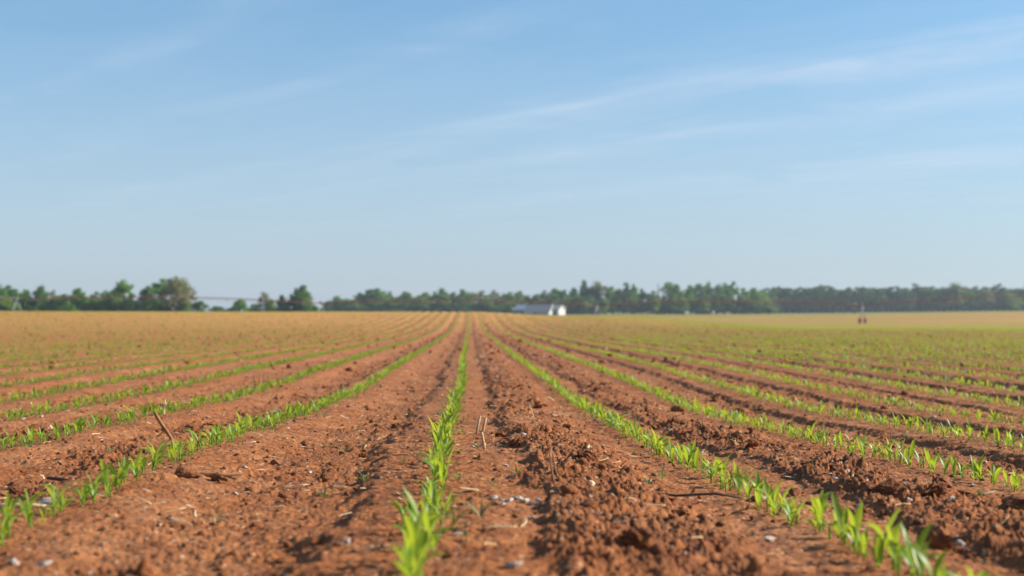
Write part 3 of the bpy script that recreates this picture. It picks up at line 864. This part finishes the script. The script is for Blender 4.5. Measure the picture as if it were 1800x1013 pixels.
def tree(name, px, top, wpx, Z, kind, matname, label, cat='tree', group=None):
    x = at_px(px, Z); g = float(base_h(np.array([x]), np.array([Z]))[0])
    zt = (VPY - top) / FPX * Z
    hgt = max(zt - g, 1.0); wid = wpx * 1.18 / FPX * Z
    tr, cr = random.choice(PROTO[kind])
    o = empty(name, (x, Z, g), random.uniform(0, 6.3))
    sz = hgt / 9.9; base_w = {'round': 7.6, 'tall': 6.2, 'open': 7.2, 'bush': 7.4, 'pine': 4.6}[kind]
    sxy = wid / base_w
    o.scale = (sxy, sxy, sz)
    link('trunk', tr, o)
    c = link('crown', cr, o)
    c.material_slots[0].link = 'OBJECT'; c.material_slots[0].material = M[matname]
    return tag(o, label, cat, group)

D, MD, B, PL, BR = 'tree_dark', 'tree_mid', 'tree_bright', 'tree_pale', 'tree_brown'
LOOK = {D: 'dark green', MD: 'mid green', B: 'bright green', PL: 'pale green', BR: 'brownish budding', 'pine': 'dark pine'}
SHAPE = {'round': 'rounded', 'tall': 'tall', 'open': 'open-crowned', 'bush': 'low bushy', 'pine': 'slender'}
def block(lst, Z, where, group):
    lst = sorted(lst, key=lambda q: q[0])
    seen = {}
    vis = [q for q in lst if 0 <= q[0] <= 1800]
    for q in lst:
        px, top, w, kind, mt = q[:5]; dz = q[5] if len(q) > 5 else random.uniform(-12, 12)
        nm = {'pine': 'pine_tree', 'bush': 'bush'}.get(kind, 'broadleaf_tree')
        key = nm
        noun = {'pine_tree': 'pine', 'bush': 'bush', 'broadleaf_tree': 'tree'}[nm]
        if 0 <= px <= 1800:
            seen[key] = seen.get(key, 0) + 1
            lab = f"{LOOK[mt] if kind != 'pine' else 'dark'} {SHAPE[kind]} {noun}, {ordinal(seen[key])} {noun} from the left {where}"
        else:
            lab = f"{LOOK[mt]} {SHAPE[kind]} {noun} beyond the {'left' if px < 0 else 'right'} end {where}"
        tree(nm, px, top, w, Z + dz, kind, mt, lab, 'pine' if kind == 'pine' else 'bush' if kind == 'bush' else 'tree', group)

left = [(5, 498, 46, 'round', D), (28, 502, 40, 'round', MD), (14, 519, 44, 'bush', B, -30), (50, 507, 32, 'round', MD), (77, 502, 26, 'tall', D), (98, 511, 26, 'open', PL, 20), (120, 514, 30, 'round', D), (60, 522, 40, 'bush', D, -10),
        (142, 505, 40, 'round', MD), (128, 530, 34, 'bush', MD, -25), (172, 513, 26, 'round', D), (160, 522, 40, 'bush', D, 5), (188, 511, 26, 'open', MD), (205, 510, 42, 'round', D), (222, 490, 46, 'round', MD), (98, 524, 40, 'bush', D), (190, 524, 44, 'bush', D), (232, 520, 34, 'bush', D, 10),
        (262, 503, 30, 'tall', D), (286, 490, 50, 'round', MD), (312, 486, 54, 'open', BR), (322, 495, 46, 'open', BR, 8), (285, 520, 44, 'bush', D), (318, 527, 40, 'bush', MD), (352, 526, 34, 'bush', D), (385, 536, 32, 'bush', D, 60),
        (423, 524, 30, 'bush', MD), (408, 540, 26, 'bush', D, 40), (450, 534, 30, 'bush', D), (467, 514, 28, 'open', PL), (478, 525, 26, 'round', B), (498, 517, 22, 'round', D), (529, 499, 38, 'round', D), (538, 512, 32, 'open', PL, 6),
        (510, 528, 52, 'bush', D, -5), (545, 529, 28, 'bush', D), (557, 537, 18, 'bush', D)]
for x_ in range(4, 338, 17):
    if abs(x_ - 240) > 11: left.append((x_, random.uniform(517, 527), 30, 'bush', random.choice((D, MD, MD, B)), -8))
for q in ((-30, 505, 46), (-70, 500, 44), (-115, 508, 40), (-160, 502, 44), (-205, 506, 40)): left.append((*q, 'round', random.choice((D, MD))))
block(left, 410, 'in left treeline', 'trees along the left horizon')
mid = [(578, 526, 24, 'bush', D), (593, 519, 30, 'round', MD), (612, 523, 30, 'round', MD), (633, 513, 32, 'round', MD), (651, 509, 28, 'tall', D), (668, 505, 40, 'round', MD), (685, 512, 26, 'round', B), (700, 521, 30, 'round', D), (716, 511, 40, 'round', MD),
       (735, 519, 30, 'round', D), (748, 512, 24, 'tall', B), (766, 512, 30, 'round', MD), (779, 507, 26, 'tall', MD), (793, 512, 30, 'round', D), (806, 517, 26, 'round', MD), (817, 507, 30, 'round', MD), (832, 513, 26, 'open', BR), (846, 511, 28, 'open', BR), (857, 519, 24, 'round', B),
       (870, 510, 28, 'open', PL), (884, 516, 24, 'round', D), (896, 512, 32, 'round', B), (915, 508, 28, 'round', B), (928, 518, 22, 'round', D)]
for x in range(580, 940, 15): mid.append((x, random.uniform(524, 532), 30, 'bush', random.choice((D, D, MD, B)), -18))
block(mid, 660, 'in middle treeline', 'trees along the middle horizon')
rc = [(945, 514, 26, 'round', D), (956, 510, 24, 'round', D), (975, 503, 30, 'round', MD), (993, 506, 28, 'round', D), (1010, 504, 28, 'round', D), (1026, 493, 18, 'tall', D), (1040, 502, 26, 'round', D), (1053, 494, 36, 'open', BR), (1046, 510, 34, 'round', D), (1076, 500, 30, 'round', MD),
      (1088, 504, 26, 'round', D), (1102, 497, 18, 'tall', D), (1115, 498, 26, 'round', MD), (1130, 507, 26, 'round', D), (1146, 511, 28, 'round', MD), (1178, 493, 34, 'open', MD), (1190, 497, 26, 'round', D), (1201, 511, 20, 'tall', B), (1215, 499, 30, 'round', MD), (1230, 496, 28, 'open', D),
      (1246, 494, 30, 'round', MD), (1262, 499, 28, 'open', D), (1276, 495, 28, 'round', D), (1289, 494, 26, 'round', MD), (1312, 506, 32, 'round', MD), (1331, 504, 36, 'round', MD), (1345, 509, 34, 'round', B), (1353, 529, 34, 'bush', B, -30), (1165, 520, 26, 'round', D)]
for x in range(945, 1350, 15): rc.append((x, random.uniform(516, 528), 30, 'bush', random.choice((D, D, D, MD)), -14))
for x, t in ((1064, 524), (1152, 522), (1204, 522), (1240, 527), (1028, 530)): rc.append((x, t, 17, 'tall', B, -24))
block(rc, 660, 'in right middle treeline', 'trees right of the sheds')
pines = []
x = 1356
while x < 1960:
    top = 506 + random.uniform(-3.5, 3.5)
    for p, t in ((1370, 505), (1453, 501), (1527, 502), (1617, 500), (1764, 499)):
        if abs(x - p) < 5: top = t
    pines.append((x, top, random.uniform(20, 27), 'pine', 'pine')); x += random.uniform(8.5, 12)
pines += [(1690, 496, 42, 'open', PL), (1668, 508, 34, 'round', BR), (1715, 510, 32, 'open', MD), (1742, 507, 34, 'open', PL), (1786, 512, 40, 'round', B), (1650, 515, 30, 'open', MD), (1775, 520, 30, 'round', D)]
for q in range(len(pines) - 7, len(pines)): pines[q] = (*pines[q], -40)
block(pines, 740, 'in right wood', 'trees of the wood on the right')
# behind the front pines the wood reads as one mass
def wood():
    Vs = []; off = 0
    for rowz in (765, 785, 808):
        x = 1345.0
        while x < 2000:
            tr, cr = random.choice(PROTO['pine'])
            n = len(cr.vertices); co = np.empty(n * 3, F32); cr.vertices.foreach_get('co', co); co = co.reshape(-1, 3)
            X = at_px(x, rowz); g = float(base_h(np.array([X]), np.array([float(rowz)]))[0]); hgt = (VPY - (508 + random.uniform(-2, 5))) / FPX * rowz - g
            a = random.uniform(0, 6.3); s = random.uniform(1.5, 1.9)
            Vs.append(np.stack([(co[:, 0] * math.cos(a) - co[:, 1] * math.sin(a)) * s + X, (co[:, 0] * math.sin(a) + co[:, 1] * math.cos(a)) * s + rowz, co[:, 2] * hgt / 9.9 + g], 1))
            # shaded understorey of the wood
            v2 = Vs[-1].copy(); v2[:, 2] = g + (v2[:, 2] - g) * .55; v2[:, 0] += 3; Vs.append(v2[: len(v2) // 2 // 4 * 4])
            v3 = Vs[-2].copy(); v3[:, 2] = g - 1.3 + (v3[:, 2] - g) * .3; v3[:, 0] -= 2; Vs.append(v3)
            x += random.uniform(13, 18)
    V = np.concatenate(Vs)
    return np_mesh('pine_wood', V, np.arange(len(V)), 4, False, [M['pine']])
tag(link('pine_wood', wood()), 'dense dark pine wood standing behind the front pines on the right', 'wood', kind='stuff')

# bare dead trunk and a pale pole
x = at_px(1158, 650); g = float(base_h(np.array([x]), np.array([650.]))[0])
b = MB(); b.tube([(0, 0, -.3), (.1, 0, 5), (-.1, 0, 10), (.15, 0, (VPY - 498) / FPX * 650 - g)], [.42, .36, .28, .12], 8)
o = b.build('dead_tree', M['bark'], None, True); o.location = (x, 650, g)
for e in ((.9, 0, 11.5), (-1.1, .2, 10.2), (.8, .1, 8.2)):
    t = MB(); t.tube([(0, 0, e[2] - 1.2), (e[0] * .5, 0, e[2] - .4), e], [.12, .09, .04], 5); t.build('limb', M['bark'], o, True)
tag(o, 'bare dead tree trunk standing in the gap of the right treeline', 'tree')
x = at_px(1507, 560); g = float(base_h(np.array([x]), np.array([560.]))[0])
b = MB(); b.tube([(0, 0, -.2), (0, 0, (VPY - 524) / FPX * 560 - g)], [.26, .2], 10)
o = b.build('utility_pole', M['bark'], None, True); o.location = (x, 560, g)
t = MB(); t.box((0, 0, (VPY - 526) / FPX * 560 - g), (1.5, .12, .14)); t.build('crossarm', M['bark'], o)
tag(o, 'brown wooden pole standing just left of the wheeled tower', 'pole')

# ------------------------------------------------------------------ farm sheds
def shed(name, px, Z, L_, W, hw, hr, rz, wallm, roofm, label, cat='shed', door=None, base=None, hip=0):
    """gable end at +x; origin under the gable end; ridge runs along x"""
    x = at_px(px, Z); g = float(base_h(np.array([x]), np.array([float(Z)]))[0]) if base is None else base
    o = empty(name, (x, Z, g - .05), rz)
    b = MB(); w = W / 2
    b.add([(0, -w, 0), (0, w, 0), (0, w, hw), (0, 0, hr), (0, -w, hw), (-L_, -w, 0), (-L_, w, 0), (-L_, w, hw), (-L_ + hip, 0, hr), (-L_, -w, hw)],
          [(0, 1, 2, 3, 4), (6, 5, 9, 8, 7), (5, 0, 4, 9), (1, 6, 7, 2), (5, 6, 1, 0), (4, 3, 8, 9), (3, 2, 7, 8)])
    wl = b.build('wall', wallm, o)
    r = MB(); ov = .25; th = .12
    sl = (hr - hw) / w
    for s in (-1, 1):
        e = (s * (w + ov), hw - sl * ov)
        r.add([(.3, 0, hr + .01), (-L_ + hip - .3, 0, hr + .01), (-L_ - .3, e[0], e[1] + .01), (.3, e[0], e[1] + .01), (.3, 0, hr + th), (-L_ + hip - .3, 0, hr + th), (-L_ - .3, e[0], e[1] + th), (.3, e[0], e[1] + th)],
              [(0, 1, 2, 3), (7, 6, 5, 4), (0, 3, 7, 4), (1, 5, 6, 2), (2, 6, 7, 3), (0, 4, 5, 1)])
    if hip:
        r.add([(-L_ + hip - .3, 0, hr + th + .005), (-L_ - .4, -w - ov, hw - sl * ov + th), (-L_ - .4, w + ov, hw - sl * ov + th), (-L_ + hip - .3, 0, hr - .02), (-L_ - .4, -w - ov, hw - sl * ov), (-L_ - .4, w + ov, hw - sl * ov)],
              [(0, 2, 1), (3, 4, 5), (1, 2, 5, 4), (0, 1, 4, 3), (0, 3, 5, 2)])
    rf = r.build('roof', roofm, o)
    c = MB(); c.box((-L_ / 2 + hip / 2, 0, hr + th + .03), (L_ - hip + .7, .35, .07)); c.build('ridge_cap', roofm, rf)
    # barge boards on the gable
    for s in (-1, 1):
        q = MB(); a = math.atan2(hr - hw, w); ln = math.hypot(w, hr - hw) + .25
        q.box((.33, s * w / 2 * 1.04, (hw + hr) / 2 - .04), (.05, ln, .2), Matrix.Rotation(-s * a, 3, 'X')); q.build('barge_board', wallm, o)
    if door:
        dx, dw, dh = door
        q = MB(); q.box((dx, -w - .03, dh / 2 + .03), (dw, .06, dh)); d_ = q.build('door', M['door'], o)
        k = MB(); k.box((dx + dw * .35, -w - .08, dh * .5), (.06, .05, .16)); k.build('handle', M['galv'], d_)
    tag(o, label, cat, 'low farm sheds before the trees')
    return o
RZ = R(-21)
shed('farm_shed', 988, 590, 2.9, 9.4, 2.4, 4.2, RZ, M['white'], M['roof'], 'white gabled shed, rightmost of the farm sheds, its bright end facing right', door=(-1.5, 1.1, 2.0))
shed('farm_shed', 971, 600, 11.0, 9.6, 1.2, 4.6, RZ, M['white'], M['roof'], 'long grey-roofed farm shed behind the small white gabled shed', door=(-6, 1.6, 1.1))
shed('farm_shed', 930, 612, 7.0, 7.0, 2.2, 4.6, R(-6), M['bluewall'], M['blueroof'], 'pale blue-grey hipped shed, leftmost of the farm sheds', door=(-3.2, 1.5, 2.1), hip=2.6)

# ------------------------------------------------------------------ wheeled irrigation boom
TW = [(2010, 278, 521.5), (1521, 275, 536), (1050, 272, 536.5), (565, 268, 533.5), (37, 262, 527.5), (-470, 256, 525)]
boom = empty('irrigation_boom', (at_px(1521, 275), 275, float(base_h(np.array([at_px(1521, 275)]), np.array([275.]))[0])))
tag(boom, 'rusty red irrigation boom on wheeled towers spanning the whole field', 'irrigation boom')
OX, OY, OZ = boom.location
tops = [Vector((at_px(px, Z), Z, (VPY - py) / FPX * Z)) - boom.location for px, Z, py in TW]
for i in range(len(tops) - 1):
    a, b_ = tops[i], tops[i + 1]
    n = 16
    pts = [a.lerp(b_, k / n) + Vector((0, 0, .78 * 4 * (k / n) * (1 - k / n))) for k in range(n + 1)]
    p = MB(); p.tube(pts, .095, 8); sp = p.build('pipe_span', M['pipe'], boom, True)
    t = MB()
    low = [a.lerp(b_, k / n) + Vector((0, -.0, -.55 * math.sin(math.pi * k / n) + .78 * 4 * (k / n) * (1 - k / n) * .9)) for k in range(n + 1)]
    for s in (-.55, .55):
        off = Vector((0, s, 0))
        t.tube([pts[0]] + [low[k] + off for k in range(1, n)] + [pts[-1]], .016, 4, False)
        for k in range(1, n): t.tube([pts[k], low[k] + off], .014, 4, False)
    t.build('truss', M['rust'], sp, True)
    for k in range(2, n, 3):
        d = MB(); d.tube([pts[k], pts[k] - Vector((0, 0, 1.25))], .018, 5); d.tube([pts[k] - Vector((0, 0, 1.25)), pts[k] - Vector((0, 0, 1.4))], [.05, .03], 6); d.build('sprinkler_drop', M['galv'], sp, True)
for i, tp in enumerate(tops):
    X, Y = tp.x + OX, tp.y + OY
    g = float(base_h(np.array([X]), np.array([Y]))[0]) - OZ
    dirv = Vector((math.sin(R(31)), math.cos(R(31)), 0))
    w1 = Vector((tp.x, tp.y, g + .55)) - dirv * 1.9; w2 = Vector((tp.x, tp.y, g + .55)) + dirv * 1.9
    tw = MB(); tw.tube([w1, w2], .08, 6)
    tower = tw.build('tower', M['rust'], boom, True)
    for e, m_ in ((w1 + dirv * .5, M['galv']), (w2, M['galv'])):
        l = MB(); l.tube([tp, tp.lerp(e, .5), e], [.075, .08, .085], 6); l.build('leg', m_, tower, True)
    br = MB(); br.tube([tp.lerp(w1, .55), tp.lerp(w2, .55)], .03, 5); br.tube([tp.lerp(w1, .55), (w1 + w2) / 2], .025, 5); br.build('brace', M['rust'], tower, True)
    bx = MB(); bx.box(tp + Vector((0, 0, .15)), (.4, .4, .5)); bx.build('control_box', M['galv'], tower)
    for w_ in (w1, w2):
        wheel = MB(); ax = Vector((dirv.y, -dirv.x, 0))
        n = 18; vs = []; fs = []
        prof = [(-.17, .22), (-.17, .46), (-.10, .57), (.10, .57), (.17, .46), (.17, .22)]
        for k in range(n):
            q = 2 * math.pi * k / n; rd_ = dirv * math.cos(q) + Vector((0, 0, 1)) * math.sin(q)
            for (o_, rr) in prof: vs.append(w_ + ax * o_ + rd_ * (rr + (.02 if k % 2 and rr > .5 else 0)))
        for k in range(n):
            for j in range(6): fs.append((k * 6 + j, k * 6 + (j + 1) % 6, (k + 1) % n * 6 + (j + 1) % 6, (k + 1) % n * 6 + j))
        wheel.add(vs, fs)
        wheel.tube([w_ - ax * .08, w_ + ax * .08], .24, 12)
        wheel.build('wheel', M['tyre'], tower)

# ------------------------------------------------------------------ air
HZ = 1260
b = MB(); b.box((0, 0, 7.5), (2 * HZ, 2 * HZ, 25))
o = b.build('haze', None); o['kind'] = 'stuff'
m, nt, out = mat('haze_air')
vp = N(nt, 'ShaderNodeVolumePrincipled'); vp.inputs['Color'].default_value = (.80, .88, 1, 1); vp.inputs['Density'].default_value = .00020; vp.inputs['Anisotropy'].default_value = .3
L(nt, vp.outputs[0], out.inputs['Volume']); o.data.materials.append(m)

# ------------------------------------------------------------------ sun and sky
SUN_EL, SUN_AZ = 27, 84       # azimuth measured from the row direction (+Y) towards +X
w = bpy.data.worlds.new('World'); scene.world = w; w.use_nodes = True
nt = w.node_tree; nt.nodes.clear()
out = N(nt, 'ShaderNodeOutputWorld'); bg = N(nt, 'ShaderNodeBackground'); bg.inputs['Strength'].default_value = .09
sky = N(nt, 'ShaderNodeTexSky', sky_type='NISHITA'); sky.sun_disc = False
sky.sun_elevation = R(SUN_EL); sky.sun_rotation = R(SUN_AZ); sky.altitude = 100; sky.air_density = 1.0; sky.dust_density = .6; sky.ozone_density = 2.2
tc = N(nt, 'ShaderNodeTexCoord'); sp = N(nt, 'ShaderNodeSeparateXYZ'); L(nt, tc.outputs['Generated'], sp.inputs[0])
zc = math_(nt, 'MAXIMUM', sp.outputs[2], .03)
ppx = math_(nt, 'DIVIDE', sp.outputs[0], zc); ppy = math_(nt, 'DIVIDE', sp.outputs[1], zc)
al = math_(nt, 'SUBTRACT', math_(nt, 'MULTIPLY', ppx, .55), math_(nt, 'MULTIPLY', ppy, .83))
cr = math_(nt, 'ADD', math_(nt, 'MULTIPLY', ppx, .83), math_(nt, 'MULTIPLY', ppy, .55))
cv = N(nt, 'ShaderNodeCombineXYZ'); L(nt, math_(nt, 'MULTIPLY', al, .42), cv.inputs[0]); L(nt, math_(nt, 'MULTIPLY', cr, 2.1), cv.inputs[1])
wsp = noise_tex(nt, cv.outputs[0], 1.0, 9, .66, .5)
cv2 = N(nt, 'ShaderNodeCombineXYZ'); L(nt, math_(nt, 'MULTIPLY', al, .5), cv2.inputs[0]); L(nt, math_(nt, 'MULTIPLY', cr, .5), cv2.inputs[1])
bend = noise_tex(nt, cv2.outputs[0], .9, 2, .5)
crs = math_(nt, 'DIVIDE', math_(nt, 'ADD', cr, math_(nt, 'MULTIPLY', math_(nt, 'SUBTRACT', bend, .5), .9)), 12)
def g(v): return (v, v, v)
st = ramp(nt, crs, [(.0, g(.15)), (.145, g(.3)), (.158, g(.75)), (.172, g(.25)), (.215, g(.2)), (.232, g(.55)), (.25, g(.2)), (.330, g(.15)), (.358, g(.95)), (.39, g(.45)), (.415, g(.4)), (.445, g(.75)), (.485, g(.3)), (.58, g(.35)), (.64, g(.8)), (.72, g(.4)), (1, g(.35))])
cl = math_(nt, 'MULTIPLY', st, ramp(nt, wsp, [(.30, g(.12)), (.72, g(1))]))
cv3 = N(nt, 'ShaderNodeCombineXYZ'); L(nt, math_(nt, 'MULTIPLY', al, .75), cv3.inputs[0]); L(nt, math_(nt, 'MULTIPLY', cr, 1.1), cv3.inputs[1])
cl = math_(nt, 'MULTIPLY', cl, ramp(nt, noise_tex(nt, cv3.outputs[0], 1.0, 4, .6, .6), [(.34, g(.25)), (.56, g(1.15))]))
# more veil towards the right, fading at the very horizon
side = N(nt, 'ShaderNodeMapRange'); L(nt, math_(nt, 'DIVIDE', sp.outputs[0], math_(nt, 'MAXIMUM', sp.outputs[1], .05)), side.inputs[0])
side.inputs[1].default_value = -.35; side.inputs[2].default_value = .4; side.inputs[3].default_value = .35; side.inputs[4].default_value = 1.0
cl = math_(nt, 'MULTIPLY', cl, side.outputs[0])
fade = N(nt, 'ShaderNodeMapRange'); L(nt, sp.outputs[2], fade.inputs[0]); fade.inputs[1].default_value = .02; fade.inputs[2].default_value = .10
cl = math_(nt, 'MULTIPLY', math_(nt, 'MULTIPLY', cl, fade.outputs[0]), .78)
tint = mixc(nt, 1.0, sky.outputs[0], (.58, .92, 1.06), 'MULTIPLY')
hz = N(nt, 'ShaderNodeMapRange', interpolation_type='SMOOTHSTEP'); L(nt, sp.outputs[2], hz.inputs[0]); hz.inputs[1].default_value = -.01; hz.inputs[2].default_value = .26; hz.inputs[3].default_value = .66; hz.inputs[4].default_value = .09
tint = mixc(nt, hz.outputs[0], tint, (3.82, 4.0, 4.98))
col = mixc(nt, cl, tint, (4.6, 5.3, 6.3))
L(nt, col, bg.inputs[0]); L(nt, bg.outputs[0], out.inputs[0])

sd = bpy.data.lights.new('sun', 'SUN'); sd.energy = 5.0; sd.angle = R(.5); sd.color = (1, .93, .82)
so = bpy.data.objects.new('sun', sd); COL.objects.link(so)
d = Vector((math.sin(R(SUN_AZ)) * math.cos(R(SUN_EL)), math.cos(R(SUN_AZ)) * math.cos(R(SUN_EL)), math.sin(R(SUN_EL))))
so.rotation_euler = (-d).to_track_quat('-Z', 'Y').to_euler(); so.location = d * 50

# ------------------------------------------------------------------ camera
cd = bpy.data.cameras.new('camera'); cam = bpy.data.objects.new('camera', cd); COL.objects.link(cam)
cd.sensor_width = 36; cd.lens = 50; cd.clip_start = .05; cd.clip_end = 6000
cam.location = (0, 0, 0)
cam.rotation_euler = Matrix((RIGHT, UP, -FWD)).transposed().to_euler()
cd.dof.use_dof = True; cd.dof.focus_distance = 4.7; cd.dof.aperture_fstop = 4.0
scene.camera = cam
scene.view_settings.view_transform = 'Standard'; scene.view_settings.look = 'None'; scene.view_settings.exposure = .71; scene.view_settings.gamma = 1
